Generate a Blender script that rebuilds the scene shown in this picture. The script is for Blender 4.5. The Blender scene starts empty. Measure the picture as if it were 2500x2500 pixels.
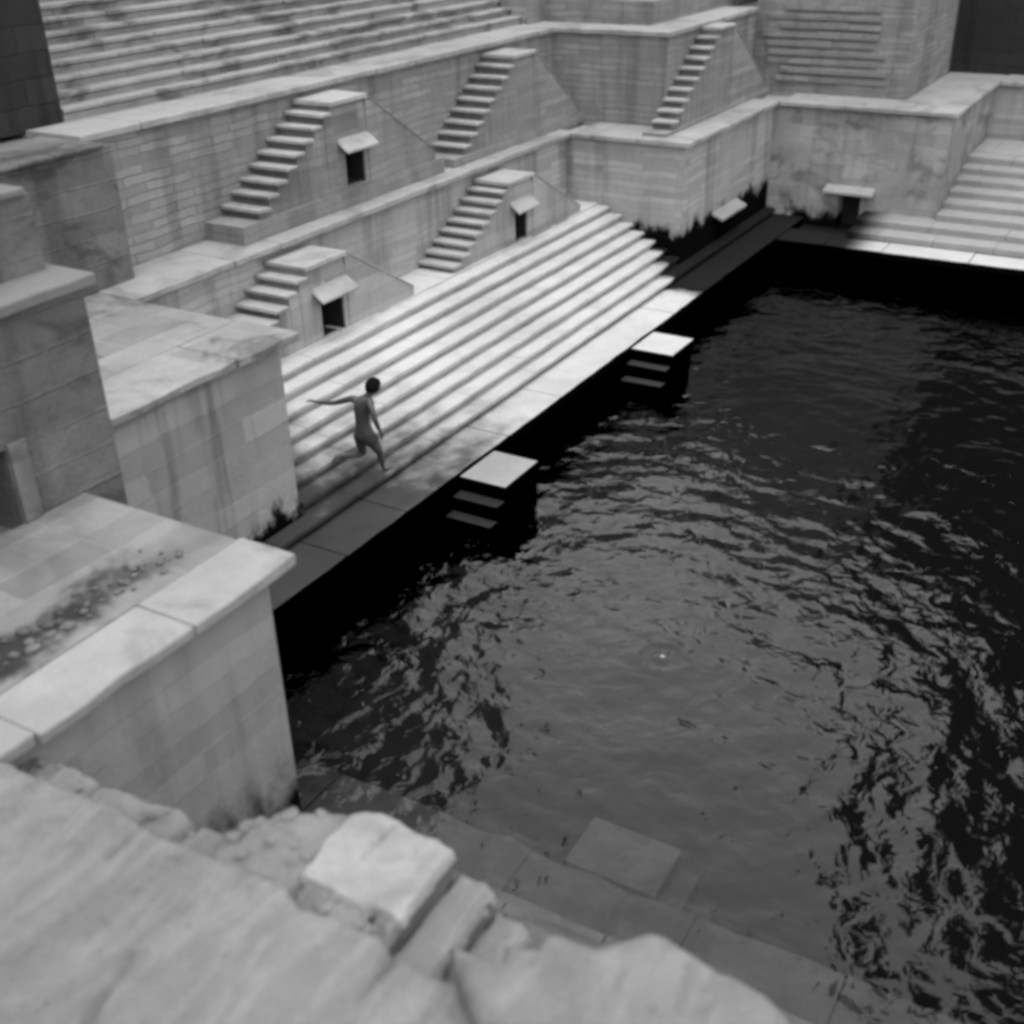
import bpy, bmesh, math, random
from mathutils import Vector, noise, Matrix
R = math.radians
rnd = random.Random(7)
S = 0.62                      # one layout unit in metres
sc = bpy.context.scene
COL = sc.collection

# ------------------------------------------------------------------ camera
YAW, PITCH, ROLL, FPX, CX, CY = 30.377, -29.746, -1.164, 2822.0, 20.2, 56.1
cam_d = bpy.data.cameras.new('camera')
cam = bpy.data.objects.new('camera', cam_d)
COL.objects.link(cam)
sc.camera = cam
ya, pi_, ro = R(YAW), R(PITCH), R(ROLL)
F = Vector((math.cos(ya)*math.cos(pi_), math.sin(ya)*math.cos(pi_), math.sin(pi_)))
r0 = F.cross(Vector((0, 0, 1))).normalized()
u0 = r0.cross(F)
r2 = math.cos(ro)*r0 + math.sin(ro)*u0
u2 = -math.sin(ro)*r0 + math.cos(ro)*u0
m = Matrix((r2, u2, -F)).transposed().to_4x4()
m.translation = Vector((0, 0, 10*S))
cam.matrix_world = m
cam_d.sensor_width = 56.0
cam_d.lens = FPX/2500*56.0
cam_d.shift_x = -CX/2500
cam_d.shift_y = CY/2500
cam_d.clip_end = 2000
cam_d.clip_start = 0.05
cam_d.dof.use_dof = True
cam_d.dof.focus_distance = 12.2
cam_d.dof.aperture_fstop = 1.4

# ------------------------------------------------------------------ light: bright overcast
SUN_DIR = Vector((-0.14, -0.10, 0.98)).normalized()     # towards the sun
elev = math.asin(SUN_DIR.z)
w = bpy.data.worlds.new('World')
sc.world = w
w.use_nodes = True
nt = w.node_tree
nt.nodes.clear()
sky = nt.nodes.new('ShaderNodeTexSky')
sky.sky_type = 'NISHITA'
sky.sun_disc = False
sky.sun_elevation = elev
sky.sun_rotation = math.atan2(SUN_DIR.x, SUN_DIR.y)
sky.air_density = 1.5
sky.dust_density = 6.0
bw = nt.nodes.new('ShaderNodeRGBToBW')
flat = nt.nodes.new('ShaderNodeMix')
flat.data_type = 'FLOAT'
flat.inputs[0].default_value = 0.55
flat.inputs[3].default_value = 20.0
bg = nt.nodes.new('ShaderNodeBackground')
bg.inputs[1].default_value = 0.15
wo = nt.nodes.new('ShaderNodeOutputWorld')
nt.links.new(sky.outputs[0], bw.inputs[0])
nt.links.new(bw.outputs[0], flat.inputs[2])
nt.links.new(flat.outputs[0], bg.inputs[0])
nt.links.new(bg.outputs[0], wo.inputs[0])
sd = bpy.data.lights.new('sun', 'SUN')
sd.energy = 0.9
sd.angle = R(24)
sd.color = (1, 1, 1)
so = bpy.data.objects.new('sun', sd)
COL.objects.link(so)
so.rotation_euler = SUN_DIR.to_track_quat('Z', 'Y').to_euler()
so.location = (0, 0, 30)
sc.view_settings.view_transform = 'Standard'
sc.view_settings.look = 'None'
sc.view_settings.exposure = 0.50
sc.view_settings.gamma = 1.0
sc.render.engine = 'CYCLES'
sc.cycles.filter_width = 3.6
sc.cycles.max_bounces = 6
sc.cycles.use_denoising = True


# ------------------------------------------------------------------ materials
def N(nt, t, **kw):
    n = nt.nodes.new(t)
    for k, v in kw.items():
        setattr(n, k, v)
    return n


def math_n(nt, op, a, b=None, clamp=False):
    n = nt.nodes.new('ShaderNodeMath')
    n.operation = op
    n.use_clamp = clamp
    for i, x in enumerate((a, b)):
        if x is None:
            continue
        if isinstance(x, (int, float)):
            n.inputs[i].default_value = x
        else:
            nt.links.new(x, n.inputs[i])
    return n.outputs[0]


def ramp(nt, x, a, b, va=0.0, vb=1.0):
    n = nt.nodes.new('ShaderNodeMapRange')
    n.interpolation_type = 'SMOOTHSTEP'
    nt.links.new(x, n.inputs[0])
    n.inputs[1].default_value = a
    n.inputs[2].default_value = b
    n.inputs[3].default_value = va
    n.inputs[4].default_value = vb
    return n.outputs[0]


def noise_n(nt, vec, scale, detail=4, rough=0.55, dist=0.0):
    n = nt.nodes.new('ShaderNodeTexNoise')
    n.inputs['Scale'].default_value = scale
    n.inputs['Detail'].default_value = detail
    n.inputs['Roughness'].default_value = rough
    n.inputs['Distortion'].default_value = dist
    nt.links.new(vec, n.inputs['Vector'])
    return n.outputs['Fac']


def mapping(nt, vec, scale):
    n = nt.nodes.new('ShaderNodeMapping')
    n.inputs['Scale'].default_value = scale
    nt.links.new(vec, n.inputs['Vector'])
    return n.outputs[0]


def stone(name, base=0.36, course=0.17, brick=0.42, mortar=0.35, contrast=0.35, streak=0.3,
          algae=None, wet=None, bump=0.5, rough=0.9, veins=0.0, patch=0.0, asoft=0.10):
    """weathered sandstone: tone noise, coursed joints, vertical run-off streaks, algae above the waterline"""
    mt = bpy.data.materials.new(name)
    mt.use_nodes = True
    nt = mt.node_tree
    nt.nodes.clear()
    out = N(nt, 'ShaderNodeOutputMaterial')
    bs = N(nt, 'ShaderNodeBsdfPrincipled')
    nt.links.new(bs.outputs[0], out.inputs[0])
    geo = N(nt, 'ShaderNodeNewGeometry')
    pos = geo.outputs['Position']
    sep = N(nt, 'ShaderNodeSeparateXYZ')
    nt.links.new(pos, sep.inputs[0])
    nsep = N(nt, 'ShaderNodeSeparateXYZ')
    nt.links.new(geo.outputs['Normal'], nsep.inputs[0])
    uv = N(nt, 'ShaderNodeUVMap')
    n1 = noise_n(nt, pos, 0.55, 5)
    n2 = noise_n(nt, pos, 3.5, 6, 0.65)
    n3 = noise_n(nt, pos, 22.0, 4, 0.7)
    tone = math_n(nt, 'ADD', math_n(nt, 'MULTIPLY', n1, 1.0), math_n(nt, 'MULTIPLY', n2, 0.7))
    tone = math_n(nt, 'ADD', tone, math_n(nt, 'MULTIPLY', n3, 0.35))
    k = math_n(nt, 'MULTIPLY_ADD', tone, contrast*2.0)
    nt.nodes[-1].inputs[2].default_value = 1.0 - contrast*2.0*1.02
    height = math_n(nt, 'ADD', math_n(nt, 'MULTIPLY', n2, 0.6), math_n(nt, 'MULTIPLY', n3, 0.35))
    if course:
        wv = N(nt, 'ShaderNodeVectorMath', operation='ADD')
        nt.links.new(uv.outputs[0], wv.inputs[0])
        nz = N(nt, 'ShaderNodeTexNoise')
        nz.inputs['Scale'].default_value = 1.6
        nz.inputs['Detail'].default_value = 3
        nt.links.new(pos, nz.inputs['Vector'])
        sc_ = N(nt, 'ShaderNodeVectorMath', operation='SCALE')
        nt.links.new(nz.outputs['Color'], sc_.inputs[0])
        sc_.inputs['Scale'].default_value = 0.09
        nt.links.new(sc_.outputs[0], wv.inputs[1])
        br = N(nt, 'ShaderNodeTexBrick')
        br.inputs['Scale'].default_value = 1.0
        br.inputs['Brick Width'].default_value = brick
        br.inputs['Row Height'].default_value = course
        br.inputs['Mortar Size'].default_value = 0.012
        br.inputs['Mortar Smooth'].default_value = 0.6
        br.inputs['Color1'].default_value = (0.68, 0.68, 0.68, 1)
        br.inputs['Color2'].default_value = (1.12, 1.12, 1.12, 1)
        br.inputs['Mortar'].default_value = (1-mortar*1.5,)*3+(1,)
        br.offset = 0.43
        nt.links.new(wv.outputs[0], br.inputs['Vector'])
        rb = N(nt, 'ShaderNodeRGBToBW')
        nt.links.new(br.outputs['Color'], rb.inputs[0])
        amt = ramp(nt, n1, 0.3, 0.7, 0.35, 1.0)
        bm = N(nt, 'ShaderNodeMix', data_type='FLOAT')
        nt.links.new(amt, bm.inputs[0])
        bm.inputs[2].default_value = 0.92
        nt.links.new(rb.outputs[0], bm.inputs[3])
        k = math_n(nt, 'MULTIPLY', k, bm.outputs[0])
        height = math_n(nt, 'ADD', height, math_n(nt, 'MULTIPLY', rb.outputs[0], 0.9))
    if patch:
        pn = noise_n(nt, mapping(nt, pos, (1.0, 1.0, 1.7)), 1.3, 5, 0.6, 0.6)
        k = math_n(nt, 'MULTIPLY', k, ramp(nt, pn, 0.50, 0.64, 1.0, 1.0-patch))
    if streak:
        vert = ramp(nt, math_n(nt, 'ABSOLUTE', nsep.outputs[2]), 0.3, 0.6, 1.0, 0.0)
        sn = noise_n(nt, mapping(nt, pos, (2.6, 2.6, 0.22)), 1.0, 4, 0.6)
        st = ramp(nt, sn, 0.48, 0.66, 0.0, streak)
        st = math_n(nt, 'MULTIPLY', st, vert)
        k = math_n(nt, 'MULTIPLY', k, math_n(nt, 'SUBTRACT', 1.0, st))
    if veins:
        n4 = noise_n(nt, pos, 75.0, 4, 0.75)
        k = math_n(nt, 'MULTIPLY', k, ramp(nt, n4, 0.3, 0.7, 0.90, 1.10))
        pk = noise_n(nt, pos, 9.0, 5, 0.7)
        k = math_n(nt, 'MULTIPLY', k, ramp(nt, pk, 0.30, 0.42, 0.72, 1.0))
        height = math_n(nt, 'ADD', height, math_n(nt, 'MULTIPLY', n4, 0.5))
        vn = noise_n(nt, mapping(nt, pos, (1.0, 4.0, 1.0)), 1.3, 7, 0.62, 1.6)
        k = math_n(nt, 'MULTIPLY', k, ramp(nt, vn, 0.42, 0.62, 1.0-veins, 1.06))
        height = math_n(nt, 'ADD', height, math_n(nt, 'MULTIPLY', vn, 1.2))
    col = math_n(nt, 'MULTIPLY', k, base*0.62)
    if algae is not None:
        # black algae crust climbing the stone from the waterline with a ragged upper edge
        an = noise_n(nt, mapping(nt, pos, (1.5, 1.5, 1.0)), 1.5, 7, 0.68)
        lvl = math_n(nt, 'MULTIPLY_ADD', an, -1.25)
        nt.nodes[-1].inputs[2].default_value = 0.62
        zz = math_n(nt, 'ADD', sep.outputs[2], lvl)
        side = ramp(nt, nsep.outputs[2], 0.5, 0.8, 1.0, 0.0)
        mk = ramp(nt, zz, algae*S-asoft, algae*S+asoft, 1.0, 0.0)
        mk = math_n(nt, 'MULTIPLY', mk, side)
        mx = N(nt, 'ShaderNodeMix', data_type='FLOAT')
        nt.links.new(mk, mx.inputs[0])
        nt.links.new(col, mx.inputs[2])
        mx.inputs[3].default_value = 0.003
        col = mx.outputs[0]
    if wet == 'pool':
        # wet slime stains at both ends of the lowest treads
        wn = noise_n(nt, pos, 2.2, 5, 0.6)
        zr = math_n(nt, 'SUBTRACT', sep.outputs[2], 0.825*S)
        a1 = math_n(nt, 'ADD', sep.outputs[0], math_n(nt, 'MULTIPLY', zr, 4.2))
        a1 = math_n(nt, 'ADD', a1, math_n(nt, 'MULTIPLY', wn, 4.6))
        left = ramp(nt, a1, 14.2*S+2.1, 19.2*S+2.3, 1.0, 0.0)
        b1 = math_n(nt, 'SUBTRACT', sep.outputs[0], math_n(nt, 'MULTIPLY', zr, 2.2))
        b1 = math_n(nt, 'ADD', b1, math_n(nt, 'MULTIPLY', wn, 0.9))
        right = ramp(nt, b1, 26.25*S+0.35, 26.5*S+0.5, 0.0, 1.0)
        yfar = ramp(nt, sep.outputs[1], 7.3*S, 8.3*S, 0.0, 1.0)
        right = math_n(nt, 'MULTIPLY', right, yfar)
        f = N(nt, 'ShaderNodeMix', data_type='FLOAT')
        nt.links.new(left, f.inputs[0])
        nt.links.new(col, f.inputs[2])
        nt.links.new(math_n(nt, 'MULTIPLY', col, 0.085), f.inputs[3])
        f2 = N(nt, 'ShaderNodeMix', data_type='FLOAT')
        nt.links.new(right, f2.inputs[0])
        nt.links.new(f.outputs[0], f2.inputs[2])
        nt.links.new(math_n(nt, 'MULTIPLY', col, 0.006), f2.inputs[3])
        col = f2.outputs[0]
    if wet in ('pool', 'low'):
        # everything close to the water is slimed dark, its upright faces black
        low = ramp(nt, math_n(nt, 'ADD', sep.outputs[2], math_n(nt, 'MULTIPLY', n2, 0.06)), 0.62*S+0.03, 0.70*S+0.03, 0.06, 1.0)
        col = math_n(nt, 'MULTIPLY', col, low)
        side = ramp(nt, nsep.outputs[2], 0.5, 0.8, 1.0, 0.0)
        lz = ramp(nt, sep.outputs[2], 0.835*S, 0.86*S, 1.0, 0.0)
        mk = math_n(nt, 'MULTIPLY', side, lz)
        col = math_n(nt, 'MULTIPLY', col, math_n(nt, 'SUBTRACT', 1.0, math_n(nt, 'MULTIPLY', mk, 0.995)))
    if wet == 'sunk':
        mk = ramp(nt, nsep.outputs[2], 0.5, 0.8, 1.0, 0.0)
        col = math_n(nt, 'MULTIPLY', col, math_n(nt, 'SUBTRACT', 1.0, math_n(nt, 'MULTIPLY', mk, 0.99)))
        col = math_n(nt, 'MULTIPLY', col, ramp(nt, sep.outputs[2], -0.32, -0.12, 0.25, 1.0))  # darker with depth: light lost in the water is painted in
    if wet == 'terrace':
        # line of dark moss along the joint between coping and wall foot
        mn = noise_n(nt, pos, 1.9, 7, 0.7)
        dy = math_n(nt, 'ABSOLUTE', math_n(nt, 'SUBTRACT', sep.outputs[1], 8.15*S))
        mm = ramp(nt, math_n(nt, 'ADD', dy, math_n(nt, 'MULTIPLY', mn, -1.1)), -0.52, -0.28, 0.85, 0.0)
        mm = math_n(nt, 'MULTIPLY', mm, ramp(nt, sep.outputs[0], 6.0*S, 7.2*S, 1.0, 0.25))
        col = math_n(nt, 'MULTIPLY', col, math_n(nt, 'SUBTRACT', 1.0, mm))
    comb = N(nt, 'ShaderNodeCombineColor')
    for i in range(3):
        nt.links.new(col, comb.inputs[i])
    nt.links.new(comb.outputs[0], bs.inputs['Base Color'])
    bs.inputs['Roughness'].default_value = rough
    bs.inputs['Specular IOR Level'].default_value = 0.2
    if algae is not None or wet in ('pool', 'low'):
        nt.links.new(math_n(nt, 'MULTIPLY', math_n(nt, 'SUBTRACT', 1.0, mk), 0.2), bs.inputs['Specular IOR Level'])
    bp = N(nt, 'ShaderNodeBump')
    bp.inputs['Strength'].default_value = bump
    bp.inputs['Distance'].default_value = 0.045
    nt.links.new(height, bp.inputs['Height'])
    nt.links.new(bp.outputs[0], bs.inputs['Normal'])
    return mt


def plain(name, v, rough=0.8, spec=0.3, nscale=12, contrast=0.15):
    mt = bpy.data.materials.new(name)
    mt.use_nodes = True
    nt = mt.node_tree
    bs = nt.nodes['Principled BSDF']
    geo = N(nt, 'ShaderNodeNewGeometry')
    n1 = noise_n(nt, geo.outputs['Position'], nscale, 4)
    k = math_n(nt, 'MULTIPLY_ADD', n1, v*contrast*2)
    nt.nodes[-1].inputs[2].default_value = v*(1-contrast)
    comb = N(nt, 'ShaderNodeCombineColor')
    for i in range(3):
        nt.links.new(k, comb.inputs[i])
    nt.links.new(comb.outputs[0], bs.inputs['Base Color'])
    bs.inputs['Roughness'].default_value = rough
    bs.inputs['Specular IOR Level'].default_value = spec
    return mt


M_WALL = stone('coursed_wall_stone', 0.42, course=0.10, brick=1.3, mortar=0.16, contrast=0.30, streak=0.35, algae=1.85)
M_NWALL = stone('dressed_wall_stone', 0.33, course=0.20, brick=1.9, mortar=0.08, contrast=0.28, streak=0.22, algae=1.30, asoft=0.26)
M_MWALL = stone('stained_wall_stone', 0.35, course=0.24, brick=1.2, mortar=0.07, contrast=0.35, streak=0.5, algae=1.15)
M_UP = stone('upper_wall_stone', 0.30, course=0.10, brick=0.7, mortar=0.22, contrast=0.42, streak=0.3, bump=0.8)
M_RUB = stone('old_masonry_stone', 0.17, course=0.26, brick=0.66, mortar=-0.12, contrast=0.5, streak=0.3, bump=0.9, patch=0.45)
M_DARK = stone('shadow_dark_wall_stone', 0.03, course=0.25, brick=0.6, mortar=0.4, contrast=0.5, streak=0.4)  # near-black base: shadow and lens falloff put into the colour
M_COP = stone('coping_stone', 0.34, course=None, contrast=0.35, streak=0.2, patch=0.28)
M_LCOP = stone('worn_coping_stone', 0.19, course=None, contrast=0.4, streak=0.2, patch=0.4)
M_PAVE = stone('terrace_paving_stone', 0.29, course=0.45, brick=0.8, mortar=-0.08, contrast=0.45, streak=0, patch=0.5)
M_NCOP = stone('near_bastion_coping_stone', 0.31, course=None, contrast=0.4, streak=0.1, patch=0.35)
M_NPAVE = stone('stained_terrace_stone', 0.25, course=0.32, brick=0.7, mortar=-0.15, contrast=0.4, streak=0, patch=0.2, wet='terrace')
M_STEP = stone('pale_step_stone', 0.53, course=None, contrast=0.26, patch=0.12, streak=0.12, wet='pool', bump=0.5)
M_WETP = stone('wet_near_stone', 0.10, course=None, contrast=0.75, streak=0.1, patch=0.3, wet=None, rough=0.6)
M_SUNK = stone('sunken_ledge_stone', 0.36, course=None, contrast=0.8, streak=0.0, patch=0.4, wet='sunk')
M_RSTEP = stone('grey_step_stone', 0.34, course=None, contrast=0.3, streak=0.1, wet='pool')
M_USTEP = stone('upper_step_stone', 0.30, course=None, contrast=0.5, streak=0.1, patch=0.5)
M_PYR = stone('stair_block_stone', 0.38, course=0.2, brick=1.2, mortar=0.08, contrast=0.25, streak=0.25, algae=0.2)
M_UPYR = stone('upper_stair_block_stone', 0.28, course=0.10, brick=0.9, mortar=0.15, contrast=0.35, streak=0.25)
M_TREAD = stone('stair_slab_stone', 0.37, course=None, contrast=0.35, patch=0.2, streak=0.1)
M_FG = stone('near_coping_stone', 0.32, course=None, contrast=0.42, streak=0, veins=0.14, bump=0.8)
M_FG2 = stone('broken_coping_stone', 0.36, course=None, contrast=0.5, streak=0, veins=0.08, bump=1.0, patch=0.3)
M_LAND = stone('worn_landing_stone', 0.37, course=None, contrast=0.55, streak=0, patch=0.25, bump=0.9)
M_RISER = stone('shade_dark_riser_stone', 0.17, course=None, contrast=0.4, streak=0.2, patch=0.3)  # darker copy of the step stone with the riser shade painted in
M_HOLE = plain('niche_shade', 0.010)  # near-black colour paints the inner shade of niches and doorways
M_SKIN = plain('skin', 0.045, rough=0.55, spec=0.4, nscale=30)
M_HAIR = plain('black_hair', 0.002, rough=0.8, spec=0.1)
M_CLOTH = plain('swim_shorts_cloth', 0.028, rough=0.9)
M_GROUND = plain('dusty_ground', 0.3, nscale=2)
M_FLOOR = plain('pool_floor_mud', 0.01, nscale=2)

# water: dark, still pool with rings spreading over it
def water_mat():
    mt = bpy.data.materials.new('dark_pool_water')
    mt.use_nodes = True
    nt = mt.node_tree
    nt.nodes.remove(nt.nodes['Principled BSDF'])
    out = nt.nodes['Material Output']
    fr = N(nt, 'ShaderNodeFresnel'); fr.inputs['IOR'].default_value = 1.34
    gl = N(nt, 'ShaderNodeBsdfGlossy'); gl.inputs['Roughness'].default_value = 0.03
    gl.inputs['Color'].default_value = (1, 1, 1, 1)
    tr = N(nt, 'ShaderNodeBsdfTransparent'); tr.inputs['Color'].default_value = (0.31, 0.31, 0.31, 1)
    mx = N(nt, 'ShaderNodeMixShader')
    nt.links.new(fr.outputs[0], mx.inputs[0]); nt.links.new(tr.outputs[0], mx.inputs[1]); nt.links.new(gl.outputs[0], mx.inputs[2])
    nt.links.new(mx.outputs[0], out.inputs[0])
    geo = N(nt, 'ShaderNodeNewGeometry')
    n1 = noise_n(nt, mapping(nt, geo.outputs['Position'], (1, 1, 1)), 5.0, 3, 0.5, 0.4)
    bp = N(nt, 'ShaderNodeBump')
    bp.inputs['Strength'].default_value = 0.9
    bp.inputs['Distance'].default_value = 0.02
    nt.links.new(n1, bp.inputs['Height'])
    nt.links.new(bp.outputs[0], fr.inputs['Normal'])
    nt.links.new(bp.outputs[0], gl.inputs['Normal'])
    return mt


M_WATER = water_mat()


# ------------------------------------------------------------------ helpers
class MB:
    def __init__(s):
        s.v, s.f = [], []

    def quad_box(s, c):          # c: 8 corners, bottom 4 ccw then top 4 ccw
        b = len(s.v)
        s.v += [tuple(p) for p in c]
        for q in ((3, 2, 1, 0), (4, 5, 6, 7), (0, 1, 5, 4), (1, 2, 6, 5), (2, 3, 7, 6), (3, 0, 4, 7)):
            s.f.append(tuple(b+i for i in q))

    def box(s, x0, x1, y0, y1, z0, z1, j=0.0):
        if x0 > x1: x0, x1 = x1, x0
        if y0 > y1: y0, y1 = y1, y0
        J = (lambda: rnd.uniform(-j, j)) if j else (lambda: 0)
        s.quad_box([(x0+J(), y0+J(), z0), (x1+J(), y0+J(), z0), (x1+J(), y1+J(), z0), (x0+J(), y1+J(), z0),
                    (x0+J(), y0+J(), z1+J()*.5), (x1+J(), y0+J(), z1+J()*.5), (x1+J(), y1+J(), z1+J()*.5), (x0+J(), y1+J(), z1+J()*.5)])

    def obj(s, name, mat, parent=None, bevel=0.0, smooth=False, rough=0.0):
        me = bpy.data.meshes.new(name)
        off = Vector((0, 0, 0))
        me.from_pydata([tuple(Vector(p)*S) for p in s.v], [], s.f)
        me.update()
        box_uv(me)
        me.materials.append(mat)
        o = bpy.data.objects.new(name, me)
        COL.objects.link(o)
        if parent is not None:
            o.parent = parent
            o.matrix_parent_inverse = Matrix.Identity(4)
            o.location = -parent.location
        if bevel:
            md = o.modifiers.new('bevel', 'BEVEL')
            md.width = bevel*S
            md.segments = 2
            md.limit_method = 'ANGLE'
        if smooth:
            for p in me.polygons:
                p.use_smooth = True
        return o


def box_uv(me):
    uvl = me.uv_layers.new(name='UVMap')
    for p in me.polygons:
        n = p.normal
        ax = max(range(3), key=lambda i: abs(n[i]))
        for li in p.loop_indices:
            co = me.vertices[me.loops[li].vertex_index].co
            uvl.data[li].uv = ((co.y, co.z), (co.x, co.z), (co.x, co.y))[ax]


def thing(name, label, cat, loc=(0, 0, 0), group=None, kind=None):
    o = bpy.data.objects.new(name, None)
    COL.objects.link(o)
    o.location = Vector(loc)*S
    o.empty_display_size = 0.2
    tag(o, label, cat, group, kind)
    return o


def tag(o, label, cat, group=None, kind=None):
    o['label'] = label
    o['category'] = cat
    if group: o['group'] = group
    if kind: o['kind'] = kind
    return o


def structure(o):
    o['kind'] = 'structure'
    return o


def slabs_x(mb, x0, x1, yf, yb, z0, z1, lmin=1.2, lmax=2.6, j=0.02, gap=0.004, fj=0.014, hj=0.006):
    """a course of separate stone slabs running along X; yf is the front (ragged) edge"""
    x = x0
    while x < x1-0.05:
        l = min(rnd.uniform(lmin, lmax), x1-x)
        if x1-(x+l) < 0.4: l = x1-x
        f = yf+rnd.uniform(-fj, fj)
        h = rnd.uniform(-hj, hj)
        n = max(2, int(l/0.35))
        # ragged front edge in short pieces
        pts = [(x+gap+(l-2*gap)*i/n, f+rnd.uniform(-j, j)*(1 if 0 < i < n else .6)) for i in range(n+1)]
        b = len(mb.v)
        for px, py in pts: mb.v.append((px, py, z0))
        for px, py in pts: mb.v.append((px, yb, z0))
        for px, py in pts: mb.v.append((px, py+rnd.uniform(-.008, .008), z1+h+rnd.uniform(-hj, hj)*.5))
        for px, py in pts: mb.v.append((px, yb, z1+h))
        m_ = n+1
        fl = yb > yf
        def face(*q):
            mb.f.append(q if fl else tuple(reversed(q)))
        for i in range(n):
            face(b+i, b+i+1, b+2*m_+i+1, b+2*m_+i)                 # front
            face(b+m_+i+1, b+m_+i, b+3*m_+i, b+3*m_+i+1)           # back
            face(b+2*m_+i, b+2*m_+i+1, b+3*m_+i+1, b+3*m_+i)       # top
            face(b+i+1, b+i, b+m_+i, b+m_+i+1)                     # bottom
        face(b, b+2*m_, b+3*m_, b+m_)
        face(b+n, b+m_+n, b+3*m_+n, b+2*m_+n)
        x += l


def slabs_y(mb, y0, y1, xf, xb, z0, z1, **kw):
    t = MB()
    slabs_x(t, y0, y1, xf, xb, z0, z1, **kw)
    b = len(mb.v)
    mb.v += [(q, p, z) for p, q, z in t.v]
    mb.f += [tuple(reversed([b+i for i in f])) for f in t.f]


def wall_openings(mb, a0, a1, z0, z1, front, back, ops, axis='x'):
    """wall along axis from a0..a1; openings [(u0,u1,w0,w1)] cut `d` deep into it"""
    d = 0.7
    mid = front+d if back > front else front-d
    def B(u0, u1, p, q, w0, w1):
        if axis == 'x': mb.box(u0, u1, p, q, w0, w1)
        else: mb.box(p, q, u0, u1, w0, w1)
    B(a0, a1, mid, back, z0, z1)
    u = a0
    for (u0, u1, w0, w1) in sorted(ops):
        B(u, u0, front, mid, z0, z1)
        if w0 > z0: B(u0, u1, front, mid, z0, w0)
        B(u0, u1, front, mid, w1, z1)
        u = u1
    B(u, a1, front, mid, z0, z1)


def awning_mb(T, u0, u1, w0, z, out=0.32, drop=0.14, th=0.06):
    mb = MB()
    c = []
    for (w_, zz) in ((w0, z), ):
        pass
    lo = [T(u0, w0, z-th), T(u0, w0+out, z-drop-th), T(u1, w0+out, z-drop-th), T(u1, w0, z-th)]
    hi = [T(u0+.05, w0, z+.02), T(u0, w0+out, z-drop), T(u1, w0+out, z-drop), T(u1-.05, w0, z+.02)]
    mb.quad_box(lo+hi)
    return fix(mb)


def fix(mb):
    """make the face winding outward whatever mapping the corners came through"""
    out = []
    for i in range(0, len(mb.f), 6):
        fs = mb.f[i:i+6]
        ids = sorted({k for f in fs for k in f})
        c = sum((Vector(mb.v[k]) for k in ids), Vector())/len(ids)
        for f in fs:
            p = [Vector(mb.v[k]) for k in f]
            n = (p[1]-p[0]).cross(p[2]-p[0])
            if n.dot(sum(p, Vector())/4-c) < 0: f = tuple(reversed(f))
            out.append(f)
    mb.f = out
    return mb


def bx(mb, T, u0, u1, w0, w1, z0, z1, j=0.0):
    J = (lambda: rnd.uniform(-j, j)) if j else (lambda: 0)
    mb.quad_box([T(u0+J(), w0, z0), T(u1+J(), w0, z0), T(u1+J(), w1+J(), z0), T(u0+J(), w1+J(), z0),
                 T(u0+J(), w0, z1+J()*.5), T(u1+J(), w0, z1+J()*.5), T(u1+J(), w1+J(), z1+J()*.5), T(u0+J(), w1+J(), z1+J()*.5)])


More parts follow.
